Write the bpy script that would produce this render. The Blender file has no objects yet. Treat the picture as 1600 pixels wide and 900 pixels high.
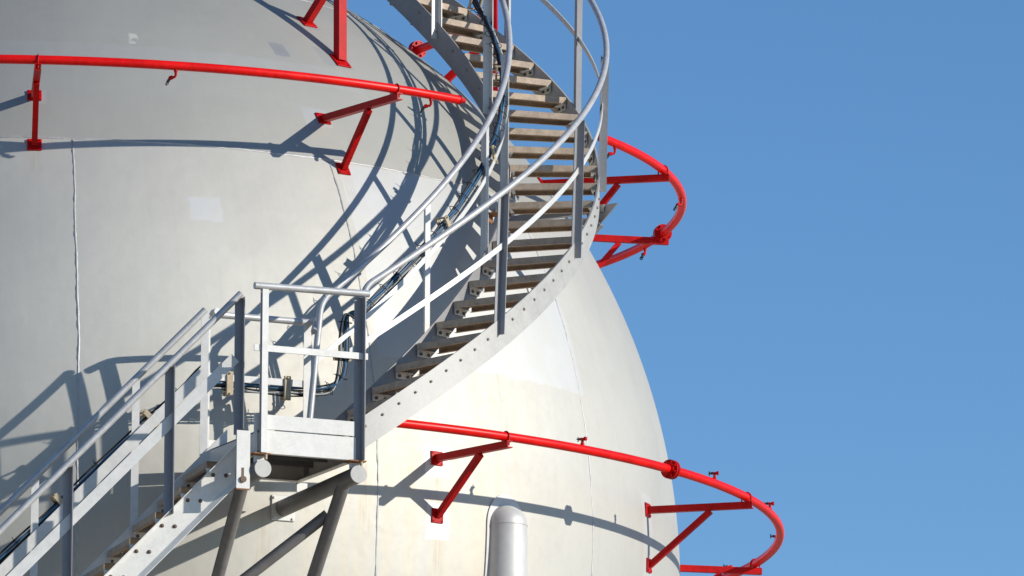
import bpy, bmesh, math, random
from mathutils import Vector, Matrix
random.seed(7)
PI = math.pi
scene = bpy.context.scene
COL = scene.collection

# ------------------------------------------------------------------ camera
cam_d = bpy.data.cameras.new('camera')
cam = bpy.data.objects.new('camera', cam_d); COL.objects.link(cam)
cam_d.sensor_width = 36.0
cam_d.lens = 36.0 * 12647.68 / 1600.0
cam_d.clip_start = 1.0; cam_d.clip_end = 5000.0
cr = Vector((0.9980121662715112, -0.0628230782193246, 0.004997681171703128))
cu = Vector((-0.01668032922786447, -0.1868455202996346, 0.9822476867678583))
cf = Vector((0.060774028917749266, 0.9803785046536911, 0.1875220121001722))
M = Matrix((cr, cu, -cf)).transposed().to_4x4()
M.translation = Vector((0.0, -67.46082419868299, -10.285785164591793))
cam.matrix_world = M
scene.camera = cam

# ------------------------------------------------------------------ sky and sun
SUN = Vector((0.8597962638796357, -0.3660409824124074, 0.3560398626743635)).normalized()
sun_el = math.asin(SUN.z); sun_rot = math.atan2(SUN.x, SUN.y)
world = bpy.data.worlds.new('World'); scene.world = world; world.use_nodes = True
wn = world.node_tree; bg = wn.nodes['Background']
sky = wn.nodes.new('ShaderNodeTexSky'); sky.sky_type = 'NISHITA'
sky.sun_disc = False; sky.sun_elevation = sun_el; sky.sun_rotation = sun_rot
sky.altitude = 2500.0; sky.air_density = 1.0; sky.dust_density = 0.0; sky.ozone_density = 3.0
hs = wn.nodes.new('ShaderNodeHueSaturation'); hs.inputs['Saturation'].default_value = 1.15
wn.links.new(sky.outputs[0], hs.inputs['Color']); wn.links.new(hs.outputs[0], bg.inputs[0]); bg.inputs[1].default_value = 0.128
sd = bpy.data.lights.new('sun', 'SUN'); sd.energy = 4.05; sd.angle = math.radians(0.5); sd.color = (1.0, 0.955, 0.875)
so = bpy.data.objects.new('sun', sd); COL.objects.link(so)
so.rotation_euler = SUN.to_track_quat('Z', 'Y').to_euler(); so.location = SUN * 60
vs = scene.view_settings
vs.view_transform = 'Standard'; vs.look = 'None'; vs.gamma = 1.0; vs.use_curve_mapping = False; vs.exposure = 0.10

# ------------------------------------------------------------------ helpers
R = 5.6                      # tank radius; the tank centre is the world origin
GROUND = -11.9

class MB:
    """collects shapes into one bmesh"""
    def __init__(s): s.bm = bmesh.new()
    def faces(s, vs_, fs):
        v = [s.bm.verts.new(p) for p in vs_]
        for f in fs:
            try: s.bm.faces.new([v[i] for i in f])
            except ValueError: pass
        return v
    def box(s, size, mat=Matrix(), bevel=0.0):
        r = bmesh.ops.create_cube(s.bm, size=1.0)
        vv = r['verts']
        bmesh.ops.scale(s.bm, vec=size, verts=vv)
        if bevel > 0:
            ed = list({e for v in vv for e in v.link_edges})
            res = bmesh.ops.bevel(s.bm, geom=vv + ed, offset=bevel, segments=1, affect='EDGES', profile=0.5)
            vv = list({v for f in res['faces'] for v in f.verts} | {v for v in vv if v.is_valid})
        bmesh.ops.transform(s.bm, matrix=mat, verts=vv)
        return s
    def sweep(s, pts, prof, ups=None, closed_prof=True, cap=True):
        """sweep profile [(side, up)] along pts; side = dir x up"""
        pts = [Vector(p) for p in pts]; n = len(pts); rings = []
        for i, p in enumerate(pts):
            d = (pts[min(i+1, n-1)] - pts[max(i-1, 0)]).normalized()
            up = Vector(ups[i]) if ups else Vector((0, 0, 1))
            if abs(d.dot(up)) > 0.999: up = Vector((0, 1, 0))
            side = d.cross(up).normalized(); u2 = side.cross(d).normalized()
            rings.append([s.bm.verts.new(p + side*a + u2*b) for a, b in prof])
        m = len(prof)
        for i in range(n-1):
            for j in range(m if closed_prof else m-1):
                k = (j+1) % m
                s.bm.faces.new([rings[i][j], rings[i+1][j], rings[i+1][k], rings[i][k]])
        if cap:
            s.bm.faces.new(list(reversed(rings[0]))); s.bm.faces.new(rings[-1])
        return s
    def tube(s, pts, r, seg=14, cap=True):
        """round tube with parallel-transported frame"""
        pts = [Vector(p) for p in pts]; n = len(pts); rings = []; u = None
        for i, p in enumerate(pts):
            d = (pts[min(i+1, n-1)] - pts[max(i-1, 0)]).normalized()
            if u is None:
                u = d.orthogonal().normalized()
            else:
                u = (u - d*u.dot(d)).normalized()
            w = d.cross(u)
            rr = r[i] if isinstance(r, (list, tuple)) else r
            rings.append([s.bm.verts.new(p + (u*math.cos(2*PI*k/seg) + w*math.sin(2*PI*k/seg))*rr) for k in range(seg)])
        for i in range(n-1):
            for k in range(seg):
                q = (k+1) % seg
                s.bm.faces.new([rings[i][k], rings[i][q], rings[i+1][q], rings[i+1][k]])
        if cap:
            s.bm.faces.new(list(reversed(rings[0]))); s.bm.faces.new(rings[-1])
        return s
    def cyl(s, a, b, r, seg=20): return s.tube([a, b], r, seg)
    def build(s, name, mat, parent=None, at=None, sharp=35):
        bm = s.bm
        bmesh.ops.recalc_face_normals(bm, faces=bm.faces)
        off = Vector(parent['_o']) if parent else (Vector(at) if at is not None else Vector((0, 0, 0)))
        for v in bm.verts: v.co -= off
        me = bpy.data.meshes.new(name); bm.to_mesh(me); bm.free()
        me.materials.append(mat)
        for p in me.polygons: p.use_smooth = True
        me.set_sharp_from_angle(angle=math.radians(sharp))
        o = bpy.data.objects.new(name, me); COL.objects.link(o)
        if parent: o.parent = parent; o['_o'] = tuple(off)
        else: o.location = off; o['_o'] = tuple(off)
        return o

def thing(name, label, cat, loc=(0, 0, 0), group=None):
    o = bpy.data.objects.new(name, None); COL.objects.link(o)
    o.location = loc; o['_o'] = tuple(loc); o.empty_display_size = 0.2
    o['label'] = label; o['category'] = cat
    if group: o['group'] = group
    return o
def place(src, name_parent, mat):
    """copy a part (and its sub-parts) under a parent with a world matrix"""
    off = Vector(name_parent['_o'])
    c = src.copy(); COL.objects.link(c); c.parent = name_parent
    c.matrix_local = Matrix.Translation(-off) @ mat
    for ch in src.children:
        d = ch.copy(); COL.objects.link(d); d.parent = c
        d.matrix_local = ch.matrix_local.copy()
    return c
def frame(o, x, y, z):
    m = Matrix((Vector(x), Vector(y), Vector(z))).transposed().to_4x4(); m.translation = Vector(o); return m
def az_r(a): a = math.radians(a); return Vector((math.sin(a), -math.cos(a), 0))
def az_t(a): a = math.radians(a); return Vector((math.cos(a), math.sin(a), 0))
def sph(a, lat, r=R):
    l = math.radians(lat); return az_r(a)*(r*math.cos(l)) + Vector((0, 0, r*math.sin(l)))
Z = Vector((0, 0, 1))

# ------------------------------------------------------------------ materials
def new_mat(name):
    m = bpy.data.materials.new(name); m.use_nodes = True
    nt = m.node_tree; return m, nt, nt.nodes['Principled BSDF']
def nd(nt, t, **kw):
    n = nt.nodes.new(t)
    for k, v in kw.items(): setattr(n, k, v)
    return n
def val(nt, sock, v):
    if hasattr(v, 'is_output'): nt.links.new(v, sock)
    else: sock.default_value = v
def mth(nt, op, a, b=None, c=None):
    n = nd(nt, 'ShaderNodeMath', operation=op)
    val(nt, n.inputs[0], a)
    if b is not None: val(nt, n.inputs[1], b)
    if c is not None: val(nt, n.inputs[2], c)
    return n.outputs[0]
def mixc(nt, f, a, b, mode='MIX'):
    n = nd(nt, 'ShaderNodeMix', data_type='RGBA', blend_type=mode)
    val(nt, n.inputs[0], f)
    for s_, v in ((n.inputs[6], a), (n.inputs[7], b)):
        if hasattr(v, 'is_output'): nt.links.new(v, s_)
        else: s_.default_value = (*v, 1)
    return n.outputs[2]
def noise(nt, vec, scale, detail=4, rough=0.55, dist=0.0):
    n = nd(nt, 'ShaderNodeTexNoise'); n.inputs['Scale'].default_value = scale
    n.inputs['Detail'].default_value = detail; n.inputs['Roughness'].default_value = rough
    n.inputs['Distortion'].default_value = dist
    if vec is not None: nt.links.new(vec, n.inputs['Vector'])
    return n.outputs['Fac']
def ramp(nt, f, lo, hi):
    n = nd(nt, 'ShaderNodeMapRange'); n.interpolation_type = 'SMOOTHSTEP'
    val(nt, n.inputs[0], f); n.inputs[1].default_value = lo; n.inputs[2].default_value = hi
    return n.outputs[0]
def coords(nt):
    g = nd(nt, 'ShaderNodeNewGeometry'); return g.outputs['Position']
def bump(nt, bs, h, strength=0.1, dist=0.01):
    b = nd(nt, 'ShaderNodeBump'); b.inputs['Strength'].default_value = strength; b.inputs['Distance'].default_value = dist
    nt.links.new(h, b.inputs['Height']); nt.links.new(b.outputs[0], bs.inputs['Normal'])

def painted(name, col, rough=0.45, metal=0.0, var=0.12, rust=0.0, scale=9.0, spec=0.5, rustcol=(0.20, 0.075, 0.025), rnd=0.06):
    m, nt, bs = new_mat(name); P = coords(nt)
    n1 = noise(nt, P, scale, 5, 0.6); n2 = noise(nt, P, scale*5, 3, 0.6)
    f = mth(nt, 'MULTIPLY_ADD', n2, 0.4, mth(nt, 'MULTIPLY', n1, 0.6))
    c = mixc(nt, ramp(nt, f, 0.3, 0.7), tuple(v*(1-var) for v in col), tuple(min(v*(1+var), 0.95) for v in col))
    oi = nd(nt, 'ShaderNodeObjectInfo')
    c = mixc(nt, 1.0, c, mixc(nt, oi.outputs['Random'], (1-rnd, 1-rnd, 1-rnd*0.8), (1, 1, 1)), 'MULTIPLY')
    if rust > 0:
        rf = ramp(nt, noise(nt, P, scale*1.7, 6, 0.7), 0.72-rust, 0.80-rust)
        c = mixc(nt, rf, c, rustcol)
    nt.links.new(c, bs.inputs['Base Color'])
    bs.inputs['Metallic'].default_value = metal
    nt.links.new(mth(nt, 'MULTIPLY_ADD', f, 0.2, rough-0.1), bs.inputs['Roughness'])
    bs.inputs['Specular IOR Level'].default_value = spec
    bump(nt, bs, n2, 0.06, 0.004)
    return m

def tank_material():
    m, nt, bs = new_mat('aluminium_tank_paint')
    P = coords(nt)
    sx = nd(nt, 'ShaderNodeSeparateXYZ'); nt.links.new(P, sx.inputs[0])
    az = mth(nt, 'MULTIPLY', mth(nt, 'ARCTAN2', sx.outputs[0], mth(nt, 'MULTIPLY', sx.outputs[1], -1.0)), 180/PI)
    la = mth(nt, 'MULTIPLY', mth(nt, 'ARCSINE', mth(nt, 'DIVIDE', sx.outputs[2], R)), 180/PI)
    cz = nd(nt, 'ShaderNodeCombineXYZ'); nt.links.new(az, cz.inputs[0]); nt.links.new(la, cz.inputs[1])
    AL = cz.outputs[0]
    wob = mth(nt, 'MULTIPLY', mth(nt, 'SUBTRACT', noise(nt, P, 6.0, 6, 0.7), 0.5), 0.9)
    uneven = mth(nt, 'MULTIPLY_ADD', ramp(nt, noise(nt, P, 3.5, 5, 0.7), 0.3, 0.7), 0.5, 0.5)
    def rect(a0, a1, l0, l1, soft=0.12):
        aw = mth(nt, 'ADD', az, wob) ; lw = mth(nt, 'ADD', la, wob)
        r = mth(nt, 'MULTIPLY', ramp(nt, aw, a0-soft, a0+soft), ramp(nt, aw, a1+soft, a1-soft))
        q = mth(nt, 'MULTIPLY', ramp(nt, lw, l0-soft, l0+soft), ramp(nt, lw, l1+soft, l1-soft))
        return mth(nt, 'MULTIPLY', mth(nt, 'MULTIPLY', r, q), uneven)
    # slow mottling, vertical rain streaks, fine speckle
    big = noise(nt, P, 0.55, 5, 0.6)
    mp = nd(nt, 'ShaderNodeMapping'); mp.inputs['Scale'].default_value = (1.6, 0.07, 1.0); nt.links.new(AL, mp.inputs[0])
    streak = noise(nt, mp.outputs[0], 1.0, 6, 0.65)
    fine = noise(nt, P, 14.0, 5, 0.65)
    base = mixc(nt, ramp(nt, big, 0.35, 0.65), (0.46, 0.455, 0.44), (0.51, 0.505, 0.485))
    base = mixc(nt, mth(nt, 'MULTIPLY', ramp(nt, streak, 0.45, 0.75), 0.15), base, (0.56, 0.55, 0.515))
    base = mixc(nt, mth(nt, 'MULTIPLY', ramp(nt, streak, 0.5, 0.25), 0.11), base, (0.38, 0.38, 0.375))
    base = mixc(nt, mth(nt, 'MULTIPLY', ramp(nt, fine, 0.45, 0.75), 0.18), base, (0.42, 0.42, 0.41))
    # crown plates above the seam are a greyer coat
    crown = ramp(nt, la, 30.2, 30.7)
    base = mixc(nt, mth(nt, 'MULTIPLY', crown, 0.5), base, (0.31, 0.315, 0.30))
    # cream staining under the stair
    mp2 = nd(nt, 'ShaderNodeMapping'); mp2.inputs['Scale'].default_value = (0.55, 0.02, 1.0); nt.links.new(AL, mp2.inputs[0])
    s2 = ramp(nt, noise(nt, mp2.outputs[0], 1.0, 5, 0.6), 0.40, 0.62)
    cream = mth(nt, 'MULTIPLY', mth(nt, 'MULTIPLY', rect(24, 47, -22, 11.8, 3.5), s2), 0.42)
    base = mixc(nt, cream, base, (0.56, 0.50, 0.39))
    # fresh paint over a whole plate and touch-up patches
    base = mixc(nt, mth(nt, 'MULTIPLY', rect(31.2, 56.8, 12.0, 30.3), 0.75), base, (0.52, 0.54, 0.575))
    base = mixc(nt, mth(nt, 'MULTIPLY', rect(15.1, 18.0, 22.8, 25.1), 0.8), base, (0.535, 0.55, 0.585))
    base = mixc(nt, mth(nt, 'MULTIPLY', rect(29.9, 31.9, 43.1, 44.9), 0.8), base, (0.25, 0.27, 0.31))
    base = mixc(nt, mth(nt, 'MULTIPLY', rect(-12, 40, 39.6, 42.3), 0.3), base, (0.45, 0.465, 0.50))
    base = mixc(nt, mth(nt, 'MULTIPLY', rect(36.6, 41.2, 42.8, 45.4), 0.5), base, (0.30, 0.32, 0.36))
    base = mixc(nt, mth(nt, 'MULTIPLY', rect(38.6, 41.2, 48.6, 50.6), 0.5), base, (0.30, 0.32, 0.36))
    base = mixc(nt, mth(nt, 'MULTIPLY', rect(29.6, 32.6, 34.2, 36.4), 0.6), base, (0.46, 0.48, 0.52))
    base = mixc(nt, mth(nt, 'MULTIPLY', rect(0.2, 2.4, 34.3, 36.0), 0.6), base, (0.46, 0.48, 0.52))
    base = mixc(nt, rect(35.2, 37.7, 2.3, 4.9, 0.05), base, (0.78, 0.78, 0.78))
    base = mixc(nt, rect(35.3, 37.6, -2.7, 0.1, 0.05), base, (0.78, 0.78, 0.78))
    base = mixc(nt, mth(nt, 'MULTIPLY', rect(66.4, 69.0, -2.8, 5.2, 0.1), 0.6), base, (0.55, 0.56, 0.58))
    base = mixc(nt, mth(nt, 'MULTIPLY', rect(12.0, 13.0, 42.7, 44.0, 0.15), ramp(nt, noise(nt, P, 7.0, 4), 0.40, 0.5)), base, (0.62, 0.62, 0.60))
    for a0, l0, ln in ((36.3, 2.9, 3.2), (36.4, -2.4, 3.5), (31.9, 28.9, 2.2), (1.2, 28.9, 2.0), (20.2, -2.6, 4.0), (39.5, 42.9, 2.2), (67.7, -2.2, 3.0), (29.2, 3.0, 6.0), (44.3, 12.0, 5.0)):
        w = mth(nt, 'MULTIPLY', rect(a0-.55, a0+.55, l0-ln, l0, 0.4), ramp(nt, noise(nt, mp.outputs[0], 3.0, 4), 0.42, 0.62))
        base = mixc(nt, mth(nt, 'MULTIPLY', w, 0.35), base, (0.42, 0.32, 0.20))
    base = mixc(nt, 1.0, base, (1.13, 1.105, 1.03), 'MULTIPLY')
    nt.links.new(base, bs.inputs['Base Color'])
    bs.inputs['Metallic'].default_value = 0.58
    nt.links.new(mth(nt, 'MULTIPLY_ADD', fine, 0.10, mth(nt, 'MULTIPLY_ADD', big, 0.10, 0.58)), bs.inputs['Roughness'])
    h = mth(nt, 'ADD', mth(nt, 'MULTIPLY', noise(nt, P, 1.3, 3), 1.0), mth(nt, 'MULTIPLY', noise(nt, P, 22.0, 4), 0.05))
    bump(nt, bs, h, 0.38, 0.03)
    return m

MT = dict(
    tank=tank_material(),
    seam=painted('weld_bead', (0.47, 0.46, 0.44), 0.5, 0.25, 0.18, scale=14),
    leg=painted('leg_paint', (0.62, 0.605, 0.57), 0.5, 0.2, 0.08, scale=3),
    red=painted('signal_red_paint', (0.50, 0.004, 0.004), 0.45, 0.0, 0.22, rust=0.022, rustcol=(0.16, 0.02, 0.012), scale=7, spec=0.18),
    redpipe=painted('red_pipe_paint', (0.80, 0.007, 0.005), 0.36, 0.0, 0.18, rust=0.008, rustcol=(0.25, 0.02, 0.012), scale=5, spec=0.22),
    galv=painted('silver_painted_steel', (0.70, 0.68, 0.63), 0.45, 0.15, 0.08, rust=0.0, scale=6),
    stringer=painted('silver_stringer_paint', (0.47, 0.455, 0.42), 0.55, 0.15, 0.10, rust=0.01, scale=7, rustcol=(0.36, 0.27, 0.18)),
    white=painted('white_steel_paint', (0.74, 0.72, 0.665), 0.5, 0.0, 0.08, rust=0.02, scale=9, rustcol=(0.42, 0.36, 0.28)),
    shaded_grey=painted('grey_bracket_shaded_stringer_paint', (0.30, 0.29, 0.285), 0.55, 0.1, 0.10, scale=6),  # inner stringer's shade painted into its colour; plain grey on the stair bracket
    pipe=painted('galvanised_tube', (0.55, 0.545, 0.53), 0.45, 0.3, 0.14, scale=10),
    dull=painted('weathered_support_tube', (0.20, 0.19, 0.18), 0.5, 0.2, 0.16, rust=0.01, scale=4),
    tread=painted('tan_tread_coating', (0.52, 0.405, 0.29), 0.7, 0.0, 0.26, rust=0.05, rustcol=(0.20, 0.14, 0.09), scale=13, rnd=0.22),
    post=painted('shade_darkened_post_paint', (0.30, 0.30, 0.31), 0.5, 0.1, 0.08, scale=6),  # silver darkened: shade of the outer posts is put into the colour
    rivet=painted('grey_bolt_steel', (0.34, 0.31, 0.27), 0.5, 0.3, 0.2, scale=30),
    bolt=painted('rusty_bolt_steel', (0.15, 0.10, 0.065), 0.6, 0.3, 0.3, rust=0.1, scale=30),
    rust=painted('rusted_shim', (0.30, 0.13, 0.05), 0.8, 0.0, 0.35, rust=0.12, scale=20, rustcol=(0.42, 0.24, 0.11)),
    deck=painted('dark_deck_steel', (0.16, 0.155, 0.15), 0.7, 0.0, 0.25, rust=0.04, scale=6),
    tan=painted('tan_cable_clamp', (0.50, 0.40, 0.26), 0.6, 0.0, 0.15, rust=0.03, scale=20),
    blue=painted('blue_cable_sheath', (0.03, 0.11, 0.21), 0.55, 0.0, 0.1),
    black=painted('black_cable_sheath', (0.012, 0.012, 0.014), 0.5, 0.0, 0.1),
    grey=painted('grey_cable_sheath', (0.42, 0.42, 0.40), 0.6, 0.0, 0.1),
    nozzle=painted('dark_nozzle_metal', (0.06, 0.065, 0.065), 0.35, 0.6, 0.2),
)

# ------------------------------------------------------------------ ground
def ground():
    m, nt, bs = new_mat('gravel_ground'); P = coords(nt)
    c = mixc(nt, noise(nt, P, 0.15, 6), (0.50, 0.395, 0.265), (0.57, 0.455, 0.315))
    c = mixc(nt, mth(nt, 'MULTIPLY', noise(nt, P, 25.0, 3), 0.5), c, (0.14, 0.13, 0.12))
    nt.links.new(c, bs.inputs['Base Color']); bs.inputs['Roughness'].default_value = 0.9
    mb = MB(); L = 1500
    n = 24; vs_ = [(-L+2*L*i/n, -L+2*L*j/n, GROUND) for j in range(n+1) for i in range(n+1)]
    mb.faces(vs_, [(j*(n+1)+i, j*(n+1)+i+1, (j+1)*(n+1)+i+1, (j+1)*(n+1)+i) for j in range(n) for i in range(n)])
    g = mb.build('ground', m); g['kind'] = 'structure'
ground()

# ------------------------------------------------------------------ spherical tank
tank = thing('spherical_tank', 'huge silver painted spherical storage tank filling the left of the picture', 'storage tank', (0, 0, GROUND))
def shell():
    mb = MB(); nu, nv = 288, 144; vs_ = []; fs = []
    for j in range(1, nv):
        for i in range(nu): vs_.append(sph(360*i/nu, -90+180*j/nv))
    for j in range(nv-2):
        for i in range(nu):
            k = (i+1) % nu; fs.append((j*nu+i, j*nu+k, (j+1)*nu+k, (j+1)*nu+i))
    b = len(vs_); vs_ += [(0, 0, -R), (0, 0, R)]
    for i in range(nu):
        k = (i+1) % nu; fs.append((b, k, i)); fs.append((b+1, (nv-2)*nu+i, (nv-2)*nu+k))
    mb.faces(vs_, fs); return mb
shell().build('shell', MT['tank'], tank, sharp=180)
def seam(fn, t0, t1, n, w=0.0125, sub=0.006):
    pts = []; rs = []
    for i in range(n+1):
        t = t0+(t1-t0)*i/n; a, l = fn(t)
        pts.append(sph(a, l, R-sub)); rs.append(w*(1+0.22*random.uniform(-1, 1)))
    MB().tube(pts, rs, 8).build('weld_seam', MT['seam'], tank, sharp=180)
def wavy(amp):
    ph = [random.uniform(0, 6.28) for _ in range(4)]
    return lambda t: amp*(math.sin(t*0.35+ph[0])+0.6*math.sin(t*0.9+ph[1])+0.35*math.sin(t*2.3+ph[2]))
w0 = wavy(0.04); seam(lambda t: (t, 30.5+w0(t)*0.6), -180, 180, 900)
w1 = wavy(0.04); seam(lambda t: (t, 54.8+w1(t)*0.3), -180, 180, 700, w=0.009)
seam(lambda t: (t, -30.5), -180, 180, 500)
for i in range(14):
    if i == 3: continue
    w_ = wavy(0.045); az0 = 5.0+i*360/14.0
    seam(lambda t: (az0-0.25+0.008*(30-t)*(0.6 if i == 0 else 0.0)+w_(t), t), -30.3, 30.3, 160, w=0.0115)
# tank legs, tangent at the equator
for i in range(7):
    a = 43.95+i*360/7.0; rd = az_r(a); cen = rd*5.60-Z*.075; rl = 0.178
    mb = MB(); pts = []; rs = []
    for z, f in ((GROUND, 1), (-6, 1), (-0.02, 1), (0.0, 1.0)): pts.append(cen+Z*z); rs.append(rl*f)
    for q in range(1, 9):
        t = q/8*PI/2; pts.append(cen+Z*(0.16*math.sin(t))); rs.append(max(rl*math.cos(t), 0.004))
    leg = mb.tube(pts, rs, 40).build('leg', MT['leg'], tank, sharp=60)
    # reinforcing saddle plate following the shell around the leg head
    wl = MB()
    for zz in (-.005,):
        wl.tube([cen+Z*zz+Vector((math.cos(2*PI*q/40), math.sin(2*PI*q/40), 0))*(rl+.001) for q in range(41)], .003, 6, cap=False)
    wl.build('weld_ring', MT['leg'], leg)
    pl = MB(); prof = []
    nA = 26
    for q in range(nA+1):
        t = PI*q/nA; prof.append((math.cos(t)*0.215, math.sin(t)*0.26-0.085))
    side = [-1.2+.06*q for q in range(18)]; outl = [(0.215, z) for z in side]+prof+[(-0.215, z) for z in reversed(side)]
    def on(u, z, rr):
        aa = math.radians(a)+u/R
        la_ = math.asin(max(-1, min(1, z/R))); return az_r(math.degrees(aa))*(rr*math.cos(la_))+Z*(rr*math.sin(la_))
    m_ = len(outl)
    cpts = [(0, -1.2+0.0)]
    vs_ = [on(u, z, R+0.012) for u, z in outl]+[on(u, z, R-0.01) for u, z in outl]
    cidx = []
    # centre strip for a curved fill
    vs_ += [on(0, z, R+0.012) for u, z in outl]
    fs = []
    for q in range(m_-1):
        fs.append((q, q+1, m_+q+1, m_+q))
        if abs(outl[q][1]-outl[q+1][1]) > 1e-6 or True:
            fs.append((q, q+1, 2*m_+q+1, 2*m_+q))
    pl.faces(vs_, fs)
    pl.build('saddle_plate', MT['leg'], leg)

# ------------------------------------------------------------------ red deluge pipes
PR_ = 0.036
def arc_pts(rad, z, a0, a1, step=1.0):
    n = max(2, int(abs(a1-a0)/step)); return [az_r(a0+(a1-a0)*i/n)*rad+Z*z for i in range(n+1)]
NOZ = {}
def nozzle_mesh(kind):
    """origin at pipe axis; +x outward, +y tangent, +z away from pipe"""
    mb = MB()
    if kind == 'up':
        mb.tube([(0, 0, PR_-.005), (0, 0, .068), (0.003, .001, .079), (.012, .004, .084), (.026, .009, .084)], 0.0115, 10)
        mb.cyl((.016, .006, .084), (.032, .011, .084), .0170, 10); mb.cyl((0, 0, .03), (0, 0, .050), .0165, 10)
        mb.tube([(0, 0, .082), (-.016, 0, .084)], 0.0115, 10)
    else:
        mb.tube([(0, 0, -PR_+.005), (0, 0, -.075), (-.006, -.006, -.088), (-.025, -.030, -.092), (-.032, -.040, -.098)], 0.0105, 10)
        mb.cyl((0, 0, -.03), (0, 0, -.050), .0155, 10)
        mb.cyl((-.018, -.022, -.090), (-.034, -.042, -.096), .0165, 10)
    o = mb.build('spray_nozzle', MT['red'])
    t = MB()
    if kind == 'up':
        t.cyl((-.014, 0, .084), (-.028, 0, .084), .012, 10)
        t.tube([(-.026, .016, .084), (-.044, .018, .084), (-.047, 0, .084), (-.044, -.018, .084), (-.026, -.016, .084)], .0045, 6)
        t.tube([(-.046, 0, .066), (-.046, 0, .102)], .005, 6)
    else:
        t.cyl((-.032, -.040, -.098), (-.048, -.056, -.128), .012, 10)
        t.tube([(-.036, -.058, -.118), (-.050, -.068, -.142), (-.056, -.062, -.148), (-.064, -.048, -.138), (-.055, -.045, -.120)], .005, 6)
    t.build('nozzle_tip', MT['nozzle'], o)
    return o
def flange(parent, rad, z, a):
    c = az_r(a)*rad+Z*z; t = az_t(a)
    mb = MB()
    mb.tube([c-t*.028, c-t*.006], .078, 28); mb.tube([c+t*.006, c+t*.028], .078, 28)
    mb.tube([c-t*.05, c-t*.026], .052, 20); mb.tube([c+t*.026, c+t*.05], .052, 20)
    f = mb.build('flange', MT['red'], parent)
    r0 = az_r(a); bb = MB()
    for q in range(8):
        an = q*PI/4+PI/8; p = c+(r0*math.cos(an)+Z*math.sin(an))*.060
        bb.cyl(p-t*.045, p+t*.045, .010, 6)
    bb.build('flange_bolts', MT['red'], f)
def ring_pipe(label, rad, z, a0, a1, nozzles, kind, flanges, caps):
    amid = min(max(0, a0), a1)
    root = thing('sprinkler_pipe', label, 'pipe', az_r((a0+a1)/2)*rad+Z*z, 'red sprinkler ring pipes around the tank')
    MB().tube(arc_pts(rad, z, a0, a1), PR_, 20).build('pipe', MT['redpipe'], root)
    for a, sgn in caps:
        c = az_r(a)*rad+Z*z; t = az_t(a)*sgn
        MB().tube([c-t*.002, c+t*.02, c+t*.022, c+t*.065, c+t*.066], [.040, .034, .019, .019, .012], 18).build('end_cap', MT['red'], root)
    for a in flanges: flange(root, rad, z, a)
    for a in nozzles:
        p = az_r(a)*rad+Z*z; m = frame(p, az_r(a), az_t(a), Z)
        if kind not in NOZ:
            src = nozzle_mesh(kind); NOZ[kind] = src
            src.parent = root; src.matrix_local = Matrix.Translation(-Vector(root['_o'])) @ m
        else: place(NOZ[kind], root, m)
R1, Z1 = 5.6147, 3.2948; R2, Z2 = 6.4394, 0.4422; R0, Z0 = 3.98, 5.112
ring_pipe('long red sprinkler pipe crossing the upper left of the tank and capped before the stair', R1, Z1, -75, 38.2, [-31, -9.5, 12.3, 35.3], 'down', [], [(38.2, 1)])
ring_pipe('curved red sprinkler pipe with a flange standing out right of the stair against the sky', R1, Z1, 57.2, 210, [59.6, 82.1, 104.8, 127, 150], 'down', [99.4], [(57.2, -1)])
ring_pipe('lower red sprinkler pipe emerging below the stair and looping out at the bottom right', R2, Z2, 27.2, 205, [43.8, 61.1, 75.2, 90.6, 106, 122], 'up', [54.3, 112], [])
ring_pipe('high red sprinkler pipe seen only in pieces behind the top of the stair', R0, Z0, -70, 230, [20, 60, 86, 100, 140], 'down', [119.6], [])

# brackets
def plate(mb, c, n, s=.115, th=.012):
    n = n.normalized(); t = Z.cross(n).normalized(); u = n.cross(t)
    mb.box((s, s, th), frame(c+n*(th/2+.001), t, u, n), .002)
    for a, b in ((1, 1), (1, -1), (-1, 1), (-1, -1)):
        p = c+t*a*s*.36+u*b*s*.36; mb.cyl(p+n*th, p+n*(th+.008), .007, 6)
    return mb
CH = [(-.03, -.032), (.03, -.032), (.03, .032), (-.03, .032), (-.03, .022), (.020, .022), (.020, -.022), (-.03, -.022)]
def channel(mb, a, b, up=Z, flip=1, k=0.88): return mb.sweep([a, b], [(x*flip*k, y*k) for x, y in CH], ups=[up, up])
def ubolt(mb, a, rad, z):
    p = az_r(a)*rad+Z*z; r0 = az_r(a); q = .041
    pts = [p+r0*q-Z*.075, p+r0*q]+[p+(r0*math.cos(t)+Z*math.sin(t))*q for t in [PI*i/10 for i in range(1, 10)]]+[p-r0*q, p-r0*q-Z*.075]
    mb.tube(pts, .006, 8)
def ring_bracket(label, a, rad, z, group='red pipe brackets welded to the tank'):
    za = z-PR_-.030; rs = math.sqrt(R*R-za*za); zb = za-.46; rb = math.sqrt(R*R-zb*zb)
    root = thing('pipe_bracket', label, 'bracket', az_r(a)*rs+Z*za, group)
    A = az_r(a)*(rs-.0)+Z*za; E = az_r(a)*(rad+.055)+Z*za
    channel(MB(), A+az_r(a)*.008, E).build('arm', MT['red'], root)
    Bp = az_r(a)*rb+Z*zb; t = .60; T = A.lerp(E, t)-Z*.033
    MB().sweep([Bp+(Bp.normalized())*.012, T], [(-.023, -.023), (.023, -.023), (.023, .023), (-.023, .023)], ups=[az_r(a)]*2).build('brace', MT['red'], root)
    plate(MB(), A, A.normalized()).build('base_plate', MT['red'], root)
    plate(MB(), Bp, Bp.normalized()).build('base_plate', MT['red'], root)
    mb = MB(); ubolt(mb, a, rad, z); mb.build('u_bolt', MT['red'], root)
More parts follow.
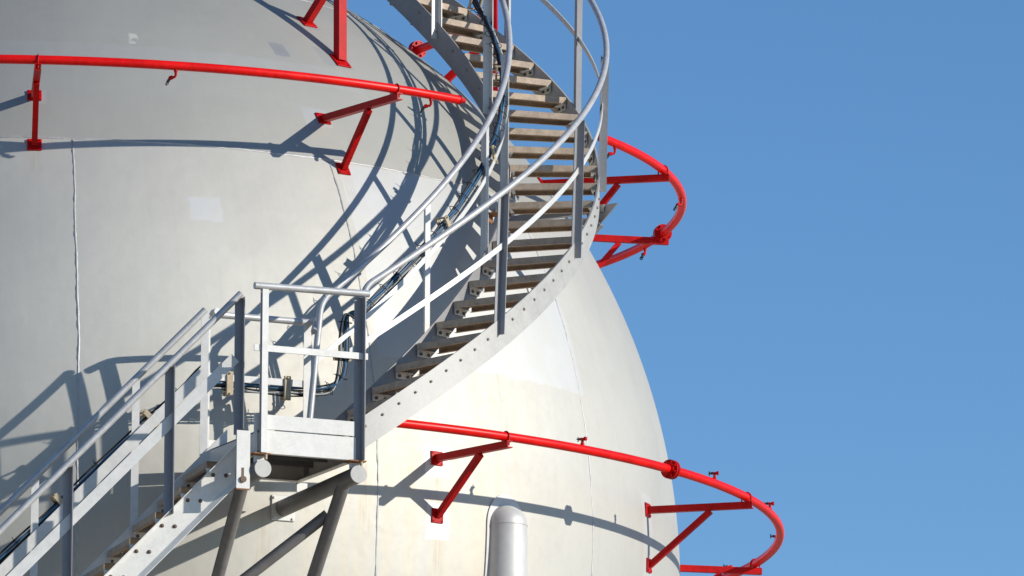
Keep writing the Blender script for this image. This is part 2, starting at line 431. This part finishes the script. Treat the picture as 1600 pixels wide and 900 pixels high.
def crown_bracket(label, a, group='red pipe brackets welded to the tank'):
    pb = sph(a, 43.77); top = az_r(a)*4.03+Z*(Z0-PR_-.004)
    root = thing('pipe_bracket', label, 'bracket', pb, group)
    MB().sweep([pb+Z*.01, top], [(-.042, -.034), (.042, -.034), (.042, .034), (-.042, .034)], ups=[az_r(a)]*2).build('post', MT['red'], root)
    sb = sph(a, 49.6); T = pb.lerp(top, .62)-az_r(a)*.04
    MB().sweep([sb+sb.normalized()*.012, T], [(-.03, -.03), (.03, -.03), (.03, .03), (-.03, .03)], ups=[Z]*2).build('strut', MT['red'], root)
    plate(MB(), pb, pb.normalized(), .15).build('base_plate', MT['red'], root)
    plate(MB(), sb, sb.normalized(), .14).build('base_plate', MT['red'], root)
    mb = MB(); ubolt(mb, a, R0, Z0); mb.build('u_bolt', MT['red'], root)
ring_bracket('red bracket seen end-on at the far left holding the long upper pipe', 1.2, R1, Z1)
ring_bracket('red bracket with a slanted brace under the upper pipe left of the stair', 31.8, R1, Z1)
ring_bracket('upper of the two red brackets reaching out right of the stair', 71.5, R1, Z1)
ring_bracket('red bracket under the flange of the curved pipe right of the stair', 99.6, R1, Z1)
ring_bracket('red bracket on white primer squares under the lower pipe below the stair', 36.35, R2, Z2)
ring_bracket('red bracket on the right edge of the tank holding the lower pipe over the sky', 67.7, R2, Z2)
ring_bracket('lowest red bracket at the bottom right end of the looping lower pipe', 99.4, R2, Z2)
crown_bracket('thick red post and strut standing on the tank at the top edge of the picture', 39.6)
crown_bracket('red post glimpsed between the treads behind the upper stair', 79.6)

# ------------------------------------------------------------------ helical stair
HCX, HCY, HZ, HH, HT0, HDT = 1.4533, -3.3205, 0.5660, 0.2015, 0.4584, 0.0901
RI, RO = 2.4942, 3.2015
def hd(k): t = HT0+k*HDT; return Vector((math.sin(t), -math.cos(t), 0))
def htan(k): t = HT0+k*HDT; return Vector((math.cos(t), math.sin(t), 0))
def hel(rad, zo, k): return Vector((HCX, HCY, HZ+zo+k*HH))+hd(k)*rad
K1 = 25.5
stair = thing('spiral_stair', 'silver curved stair with tan treads winding up around the tank against the sky', 'staircase', hel(2.85, 0, 0))
def ks(a, b, step=.25):
    n = max(1, int(round(abs(b-a)/step))); return [a+(b-a)*i/n for i in range(n+1)]
def vribbon(rad0, rad1, zt, zb, k0, k1):
    """vertical curved plate"""
    mb = MB(); prev = None
    for k in ks(k0, k1):
        q = [mb.bm.verts.new(hel(r_, z_, k)) for r_, z_ in ((rad0, zt), (rad1, zt), (rad1, zb), (rad0, zb))]
        if prev:
            for i in range(4): mb.bm.faces.new([prev[i], prev[(i+1) % 4], q[(i+1) % 4], q[i]])
        else: first = q
        prev = q
    mb.bm.faces.new(first[::-1]); mb.bm.faces.new(prev); return mb
out_str = vribbon(3.208, 3.2215, -0.004, -.262, -1.15, K1).build('stringer', MT['stringer'], stair)
in_str = vribbon(2.4755, 2.4885, 0.012, -.238, -1.6, K1).build('stringer', MT['shaded_grey'], stair)

# one tread: x radial 0..W, y = ascending, z up
TW = RO-RI-.006
def tread_mesh(W, depth=.245):
    mb = MB(); th = .004; lip = .052
    # punched top sheet
    nx, ny = 20, 7; x0, x1, y0, y1 = 0, W, 0.0, depth; h = .006
    dx = (x1-x0)/nx; dy = (y1-y0)/ny
    bm = mb.bm
    xs = [x0]; ys = [y0]
    for i in range(nx): c = x0+dx*(i+.5); xs += [c-h, c+h]
    xs.append(x1)
    for j in range(ny): c = y0+dy*(j+.5); ys += [c-h, c+h]
    ys.append(y1)
    g = [[[bm.verts.new((x, y, z)) for x in xs] for y in ys] for z in (0, -th)]
    hole = lambda i, j: i % 2 == 1 and j % 2 == 1 and 2 < j < len(ys)-3
    for j in range(len(ys)-1):
        for i in range(len(xs)-1):
            if hole(i, j):
                for (a, b), (c, d) in (((i, j), (i+1, j)), ((i+1, j), (i+1, j+1)), ((i+1, j+1), (i, j+1)), ((i, j+1), (i, j))):
                    bm.faces.new([g[0][b][a], g[0][d][c], g[1][d][c], g[1][b][a]])
            else:
                bm.faces.new([g[0][j][i], g[0][j][i+1], g[0][j+1][i+1], g[0][j+1][i]])
                bm.faces.new([g[1][j][i], g[1][j+1][i], g[1][j+1][i+1], g[1][j][i+1]])
    mb.box((W, .005, lip), Matrix.Translation((W/2, .0015, -lip/2-.0005)), .0015)
    mb.box((W, .005, lip), Matrix.Translation((W/2, depth-.0015, -lip/2-.0005)), .0015)
    mb.box((W, .022, .003), Matrix.Translation((W/2, .0165, -lip+.001)))
    mb.box((W, .022, .003), Matrix.Translation((W/2, depth-.0165, -lip+.001)))
    mb.box((W-.01, .003, .034), Matrix.Translation((W/2, depth*.5, -.022)))
    return mb
def make_tread(parent, m, W):
    t = tread_mesh(W).build('tread', MT['tread'])
    for x, sg in ((.004, 1), (W-.004, -1)):
        e = MB(); e.box((.006, .150, .050), Matrix.Translation((x, .078, -.078)), .001)
        e.box((.035, .150, .005), Matrix.Translation((x+sg*.0205, .078, -.0555)))
        ep = e.build('end_plate', MT['galv'], t)
    # bolt heads are sub-parts as well, inside faces
    for x, sg in ((.008, 1), (W-.008, -1)):
        for y in (.035, .120):
            b = MB(); b.cyl((x, y, -.080), (x+sg*.012, y, -.080), .013, 6); b.build('bolt_head', MT['bolt'], t)
    t.parent = parent; t.matrix_local = Matrix.Translation(-Vector(parent['_o'])) @ m
    return t
def tm(k): return frame(hel(RI+.003, 0, k), hd(k), htan(k), Z)
tread0 = make_tread(stair, tm(-1), TW)
for k in range(0, 25): place(tread0, stair, tm(k))
# domed bolts through the outer stringer
def bolt_mesh(k):
    mb = MB(); mb.tube([(0, 0, 0), (0, 0, .003)], .0135*k, 14); mb.tube([(0, 0, .003), (0, 0, .009), (0, 0, .013), (0, 0, .016)], [.0095*k, .0095*k, .008*k, .003*k], 8); return mb
BOLT = {}
def put_bolt(parent, p, n, mat='rivet', k=1.0):
    n = n.normalized(); x = Z.cross(n).normalized(); m = frame(p, x, n.cross(x), n)
    if mat not in BOLT:
        b0 = bolt_mesh(k).build('bolt', MT[mat]); BOLT[mat] = b0; b0.parent = parent; b0.matrix_local = Matrix.Translation(-Vector(parent['_o'])) @ m
    else: place(BOLT[mat], parent, m)
for k in range(-1, 22):
    for y in (.055, .185):
        dk = y/(2.85*HDT)
        put_bolt(out_str, hel(3.2215, -.092, k+dk), hd(k+dk))
        if k >= 12 and y > .1: put_bolt(in_str, hel(2.4755, -.075, k+dk*.72), -hd(k+dk*.72))
# posts: small channels opening away from the walkway
def uch(w, f, t):
    return [(-w/2, -f/2), (w/2, -f/2), (w/2, f/2), (w/2-t, f/2), (w/2-t, -f/2+t), (-w/2+t, -f/2+t), (-w/2+t, f/2), (-w/2, f/2)]
def lang(w, f, t, sg):
    q = [(-w/2, -f/2), (w/2, -f/2), (w/2, f/2), (w/2-t, f/2), (w/2-t, -f/2+t), (-w/2, -f/2+t)]
    return [(x*sg, y) for x, y in q]
def post(parent, a, b, outward, w=.058, f=.066, t=.006, mat='galv', sg=1):
    return MB().sweep([a, b], lang(w, f, t, sg), ups=[outward]*2).build('post', MT[mat], parent)
RRO, HRO = 3.2735, 1.012
RRI, HRI = 2.445, 1.043
for k in (3.57, 7.55, 11.3, 15.45, 19.4, 23.3):
    n = hd(k)
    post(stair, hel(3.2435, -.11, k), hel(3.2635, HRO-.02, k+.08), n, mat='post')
    post(stair, hel(2.4535, -.11, k), hel(2.4535, HRI-.02, k), -n, sg=-1)
def hpts(rad, zo, k0, k1): return [hel(rad, zo, k) for k in ks(k0, k1)]
hr_o = hpts(RRO, HRO, -.72, K1); hr_i = hpts(2.487, HRI, -.85, K1)

# platform frame (u along the rail, v outward, z up)
PO = Vector((1.79731, -6.87484, 0)); PE = Vector((.93667, .35021, 0)); PN = Vector((.35021, -.93667, 0))
def P(u, v, z): return PO+PE*u+PN*v+Z*z
def pf(u, v, z): return frame(P(u, v, z), PE, PN, Z)   # left-handed order fixed by recalc
def elbow(pts_in, corner, pts_out, r=.09, n=6):
    """round the corner between two directions"""
    a = (Vector(pts_in)-corner).normalized(); b = (Vector(pts_out)-corner).normalized()
    out = []
    p0 = corner+a*r; p2 = corner+b*r
    for i in range(n+1):
        t = i/n; out.append(p0*(1-t)**2+corner*2*t*(1-t)+p2*t*t)
    return out
# outer handrail drops to the platform as a bent pipe
c0 = hel(RRO, HRO, -.95)
foot_o = c0+Vector((0, 0, -.90))-PE*.03
MB().tube([foot_o]+elbow(foot_o, c0, hr_o[0])+hr_o, .0255, 16).build('handrail', MT['pipe'], stair)
c1 = hel(2.487, HRI, -1.02); foot_i = c1-PE*.10-Z*1.10
MB().tube([foot_i]+elbow(foot_i, c1, hr_i[0])+hr_i, .0255, 16).build('handrail', MT['pipe'], stair)
vribbon(3.240, 3.248, .60, .548, -1.3, K1).build('midrail', MT['galv'], stair)
vribbon(2.4775, 2.4855, .625, .573, -1.3, K1).build('midrail', MT['galv'], stair)

# stair support brackets from tank to under the stair
def stair_bracket(label, k, zt, ext=.20):
    tip = hel(RO+ext, zt, k); a = math.degrees(math.atan2(tip.x, -tip.y)); rd = az_r(a)
    rs = math.sqrt(R*R-tip.z**2); base = rd*rs+Z*tip.z
    zb = tip.z-.62; low = rd*math.sqrt(R*R-zb*zb)+Z*zb
    root = thing('stair_bracket', label, 'bracket', base)
    channel(MB(), base, tip-rd*.12, k=.9).build('arm', MT['shaded_grey'], root)
    channel(MB(), low, tip-rd*.17-Z*.115, k=.9).build('brace', MT['shaded_grey'], root)
    t_ = az_t(a)*.007; g = [tip+Z*.03, tip-rd*.36+Z*.03, tip-rd*.36-Z*.02, tip-rd*.30-Z*.02, tip-rd*.19-Z*.15, tip-rd*.25-Z*.20]
    mb = MB(); mb.faces([q+t_ for q in g]+[q-t_ for q in g], [(0, 1, 2, 3, 4, 5), (11, 10, 9, 8, 7, 6)]+[(i, (i+1) % 6, 6+(i+1) % 6, 6+i) for i in range(6)])
    mb.build('gusset_plate', MT['shaded_grey'], root)
    plate(MB(), base, base.normalized(), .2).build('base_plate', MT['galv'], root)
    plate(MB(), low, low.normalized(), .2).build('base_plate', MT['galv'], root)
stair_bracket('grey triangular support whose pointed tip sticks out right of the stair', 11.2, -.225, .17)
# ------------------------------------------------------------------ landing platform
plat = thing('landing_platform', 'small silver landing platform with railings between the two stair flights', 'platform', P(.45, -.55, 0))
DW0, DW1, DV = .03, .86, -1.14
def pbox(mb, u0, u1, v0, v1, z0, z1, bev=.002):
    return mb.box((abs(u1-u0), abs(v1-v0), abs(z1-z0)), pf((u0+u1)/2, (v0+v1)/2, (z0+z1)/2), bev)
pbox(MB(), DW0+.006, DW1-.006, DV+.006, -.006, .160, .176).build('deck', MT['deck'], plat)
mb = MB()
pbox(mb, .085, .845, -.012, -.004, .0, .178); pbox(mb, .085, .845, -.05, -.0125, .0, .008); pbox(mb, .085, .845, -.05, -.0125, .151, .159)
mb.build('front_channel', MT['white'], plat)
mb = MB(); pbox(mb, DW0, DW1, DV-.008, DV, .0, .178); pbox(mb, DW0, DW1, DV+.0005, DV+.05, .0, .008); mb.build('back_channel', MT['galv'], plat)
for u in (DW0, DW1):
    sg = 1 if u == DW0 else -1
    mb = MB(); pbox(mb, u-.004, u+.004, DV+.001, -.0135, .0005, .1595); pbox(mb, u+sg*.0045, u+sg*.05, DV+.052, -.052, .0005, .008); mb.build('side_channel', MT['galv'], plat)
for v in (-.3, -.58, -.86): pbox(MB(), DW0+.01, DW1-.01, v-.003, v+.003, .07, .159).build('cross_bar', MT['deck'], plat)
pbox(MB(), .10, .835, -.010, -.003, .186, .300).build('toe_board', MT['white'], plat)
pbox(MB(), DW0, DW1, DV-.006, DV+.001, .186, .280).build('toe_board', MT['galv'], plat)
# railing
ftop = 1.2935
MB().tube([P(-.012, .012, 1.286), P(.935, .012, 1.298)], .0275, 18).build('handrail', MT['pipe'], plat)
bz = 1.262
bp = [P(-.03, -.97, bz-.0), P(-.005, -1.05, bz), P(.05, -1.105, bz), P(.12, -1.115, bz)]
bp = [P(.085, -.98, bz), P(.083, -1.06, bz), P(.092, -1.098, bz), P(.125, -1.112, bz), P(.87, -1.112, bz), P(.915, -1.105, bz), P(.945, -1.05, bz+.01), c1-PE*.055-Z*.24]
MB().tube(bp, .0265, 16).build('handrail', MT['pipe'], plat)
pbox(MB(), -.012, .93, .010, .018, .782, .834).build('midrail', MT['galv'], plat)
pbox(MB(), .03, .90, -1.118, -1.111, .745, .800).build('midrail', MT['galv'], plat)
# front posts: left one turned sideways, right one opening outward
MB().sweep([P(.072, .012, .0), P(.072, .012, 1.262)], uch(.046, .05, .006), ups=[-PE]*2).build('post', MT['galv'], plat)
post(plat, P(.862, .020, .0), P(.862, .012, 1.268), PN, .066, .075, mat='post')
post(plat, P(.048, -1.125, .16), P(.048, -1.125, 1.24), -PN, .06, .045, sg=-1)
post(plat, P(.893, -1.125, .16), P(.893, -1.125, 1.24), -PN, .06, .045, sg=-1)
pbox(MB(), .010, .060, -.03, -.022, .02, .31).build('corner_plate', MT['galv'], plat)
# support beams, end caps, wall plates, struts
for u, zz_ in ((.063, -.125), (.852, -.112)):
    a = P(u, .03, zz_)
    # ends on the sphere
    dd = -PN+Vector((0, 0, -.028)); dd.normalize(); p = a.copy()
    while p.length > R+.004: p += dd*.004
    bm_ = MB().tube([a, p], .066, 28).build('support_beam', MT['dull'], plat)
    MB().tube([a+PN*.001, a+PN*.010], .0675, 32).build('end_cap', MT['stringer'], bm_)
    n = p.normalized(); t = Z.cross(n).normalized(); w_ = n.cross(t)
    mb = MB(); mb.box((.20, .20, .012), frame(p+n*.004, t, w_, n), .004)
    for q1, q2 in ((1, 1), (1, -1), (-1, 1), (-1, -1)):
        c = p+t*.08*q1+w_*.08*q2; mb.cyl(c, c+n*.022, .010, 6)
    mb.build('wall_plate', MT['galv'], plat)
    for v, z1 in ((-.045, -.012), (-1.09, -.012)):
        zt_ = zz_-.028*(.03-v)
        mb = MB(); pbox(mb, u-.045, u+.045, v-.004, v+.004, zt_+.055, z1); pbox(mb, u-.045, u+.045, v-.05, v-.0045, z1-.008, z1); mb.build('saddle', MT['galv'], plat)
    mb = MB(); pbox(mb, u-.07, u+.07, -.085, .025, -.0115, .0); mb.build('shim', MT['rust'], plat)
    MB().cyl(P(u+.03, .018, -.05), P(u+.03, .018, -.0125), .012, 8).build('shim_bolt', MT['tan'], plat)
MB().tube([P(.850, -.23, -.12), P(.849, -1.02, -.99)], .052, 22).build('strut', MT['dull'], plat)
MB().tube([P(.063, -.32, -.12), P(.063, -1.04, -1.08)], .050, 22).build('strut', MT['dull'], plat)
MB().tube([P(.842, -.545, -.34), P(.07, -.93, -1.02)], .045, 20).build('strut', MT['dull'], plat)
# lower-flight hanger plate
mb = MB(); pbox(mb, -.142, -.030, -.004, .006, -.285, .162); mb.build('hanger_plate', MT['white'], plat)
mb = MB(); pbox(mb, -.100, -.080, .0065, .008, -.235, -.125, 0); mb.tube([P(-.088, .0065, -.215), P(-.088, .022, -.215)], .026, 8); mb.build('hanger_bolt', MT['bolt'], plat)
pbox(MB(), -.142, -.030, -.004, .007, -.294, -.2855, 0).build('rust_edge', MT['rust'], plat)

# ------------------------------------------------------------------ lower straight flight
FA = Vector((1.68605, -6.66380, 0)); FD = Vector((-.97437, -.22495, 0)); FN = Vector((.22495, -.97437, 0))
SL = 1.0405                                    # drop per metre
def F(s, off, z): return FA+FD*s+FN*off+Z*z
low = thing('stair_flight', 'straight lower flight of silver stairs with railings descending to the bottom left', 'staircase', F(.8, -.36, -.9))
SE = 4.2
def zt(s): return .115-SL*s                    # stringer top edge
def stringer(off, sgn, s0, dz=0.0):
    """channel with tapered flanges facing sgn"""
    prof = [(0, 0), (.046, 0), (.046, -.008), (.008, -.016), (.006, -.262), (.046, -.316), (.046, -.324), (0, -.324)]
    mb = MB(); rows = []
    for s_ in (s0, SE): rows.append([mb.bm.verts.new(F(s_, off+sgn*x, zt(s_)+z+dz)) for x, z in prof])
    m_ = len(prof)
    for i in range(m_): mb.bm.faces.new([rows[0][i], rows[1][i], rows[1][(i+1) % m_], rows[0][(i+1) % m_]])
    mb.bm.faces.new(rows[0]); mb.bm.faces.new(rows[1][::-1]); return mb
fs_o = stringer(-.006, 1, .02).build('stringer', MT['white'], low)
fs_i = stringer(-.721, -1, -.10, .115).build('stringer', MT['galv'], low)
lx = FN; ly = -FD
ft0 = None
for i in range(0, 19):
    s_ = .245+.1975*i; z_ = -.045-.2055*i
    m = frame(F(s_, -.714, z_), lx, ly, Z)
    if ft0 is None: ft0 = make_tread(low, m, .70)
    else: place(ft0, low, m)
    for ds in (-.045, -.145):
        put_bolt(fs_o, F(s_+ds-.005, .0005, z_-.106), FN, 'bolt', 1.2)
for s_ in (.003, .545, 1.328, 2.1, 2.9):
    zr = 1.258-SL*s_
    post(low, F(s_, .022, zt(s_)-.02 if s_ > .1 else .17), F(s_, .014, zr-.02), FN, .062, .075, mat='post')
    si = s_+.082
    post(low, F(si, -.757, zt(s_)-.02), F(si, -.750, 1.258-SL*(si-.09)-.02), -FN, .06, .045, sg=-1)
MB().tube([F(-.005, .010, 1.263), F(SE, .010, 1.263-SL*(SE+.005))], .0265, 16).build('handrail', MT['pipe'], low)
MB().tube([F(.085, -.735, 1.263), F(SE, -.735, 1.263-SL*(SE-.085))], .0265, 16).build('handrail', MT['pipe'], low)
FB = [(-.004, -.042), (.004, -.042), (.004, .042), (-.004, .042)]
MB().sweep([F(.03, -.008, .765), F(SE, -.008, .765-SL*(SE-.03))], FB).build('midrail', MT['galv'], low)
MB().sweep([F(.085, -.716, .785), F(SE, -.716, .785-SL*(SE-.085))], FB).build('midrail', MT['galv'], low)
mb = MB(); mb.box((.012, .70, .20), frame(F(.01, -.362, .02), FD, FN, Z), .002); mb.build('head_plate', MT['galv'], low)

# ------------------------------------------------------------------ cable bundle
cb = thing('cable_bundle', 'bundle of blue black and grey cables tied along the inner railings', 'cables', P(.45, -1.16, .72))
def cable_path(j, dr, dz):
    r_ = lambda a: random.uniform(-a, a)
    pts = []
    for k in ks(24.5, .6, .5): pts.append(hel(2.435+dr+r_(.006), .66+dz+r_(.009), k))
    # drop behind the stair foot, then along the back of the platform
    pts += [P(1.24+dz*.4, -1.135+dr, 1.36), P(1.225+dz, -1.14+dr, 1.20), P(1.222+dz, -1.145+dr, 1.0), P(1.20+dz, -1.15+dr, .86+dz*.5)]
    pts += [P(1.13+dz*.4, -1.15+dr, .775+dz), P(1.0, -1.15+dr+r_(.008), .735+dz+r_(.01))]
    for u in (.85, .7, .5, .3, .15, .04): pts.append(P(u, -1.15+dr+r_(.006), .728+dz+r_(.012)))
    for s_ in (.03, .2, .45, .7, .95, 1.2, 1.45, 1.8, 2.2, 2.8, 3.4, 4.0): pts.append(F(s_+.08, -.77+dr+r_(.006), .80+dz*1.2-.985*s_+r_(.012)))
    # Catmull-Rom
    out = []
    for i in range(len(pts)-1):
        p0, p1, p2, p3 = pts[max(i-1, 0)], pts[i], pts[i+1], pts[min(i+2, len(pts)-1)]
        for q in range(4):
            t = q/4; out.append(.5*((2*p1)+(p2-p0)*t+(2*p0-5*p1+4*p2-p3)*t*t+(3*p1-p0-3*p2+p3)*t**3))
    out.append(pts[-1]); return out
specs = [('blue', .0, .018, .0085), ('blue', .012, .006, .0075), ('black', -.006, .034, .008), ('black', .008, -.008, .007), ('black', -.004, -.022, .008), ('grey', .010, -.034, .007), ('black', .0, -.046, .007), ('black', -.014, .004, .0085)]
paths = []
for mname, dr, dz, rr in specs:
    pth = cable_path(0, dr, dz); paths.append(pth)
    MB().tube(pth, rr, 8).build('cable', MT[mname], cb)
# ties around the bundle
cen = cable_path(0, 0, 0)
for i in range(8, len(cen)-4, 5):
    c = cen[i]; d = (cen[i+1]-cen[i-1]).normalized(); a = d.cross(Vector((.3, -.9, .1))).normalized(); b = d.cross(a)
    ring = [c+a*.052*math.cos(t)+b*.028*math.sin(t) for t in [2*PI*q/14 for q in range(15)]]
    mb = MB().tube(ring, .0032, 6); mb.tube([ring[0], ring[0]+a*random.uniform(.01, .04)+b*random.uniform(-.03, .03)], .0026, 5)
    mb.build('cable_tie', MT['black'], cb)
def clamp(c, d, up, h=.19, w=.055):
    d = d.normalized(); up = (up-d*up.dot(d)).normalized(); n = d.cross(up)
    mb = MB(); mb.box((w, h, .018), frame(c+n*.045, d, up, n), .003); mb.box((w*.8, h*.9, .014), frame(c-n*.045, d, up, n), .003)
    for s_ in (-1, 1): mb.cyl(c+up*s_*h*.42-n*.06, c+up*s_*h*.42+n*.068, .008, 6)
    mb.build('cable_clamp', MT['tan'], cb)
for u in (.245, .728): clamp(P(u, -1.15, .728), PE, Z)
clamp(P(1.222, -1.145, 1.02), Z, PE, .15, .05)
for s_ in (1.12, .42): clamp(F(s_+.08, -.77, .80-.985*s_), FD-Z*SL, Z, .19)
for k in (4.75, 8.3, 12.6, 16.5): clamp(hel(2.435, .66, k), htan(k)+Z*.7, Z, .15, .042)
# small rusty hanger under the inner railing by the stair
hg = thing('rusty_bracket', 'small rusted orange bracket on the inner side of the curved stair', 'bracket', hel(2.46, .02, 8.7))
p = hel(2.462, .10, 8.75); 
mb = MB(); mb.box((.15, .09, .012), frame(p, htan(8.75), hd(8.75), Z), .002); mb.box((.15, .010, .06), frame(p-hd(8.75)*.04-Z*.037, htan(8.75), hd(8.75), Z), .002)
mb.build('angle_plate', MT['rust'], hg)
MB().cyl(p+Z*.0065, p+Z*.03, .016, 6).build('bolt', MT['bolt'], hg)

for o in bpy.data.objects:
    if '_o' in o: del o['_o']
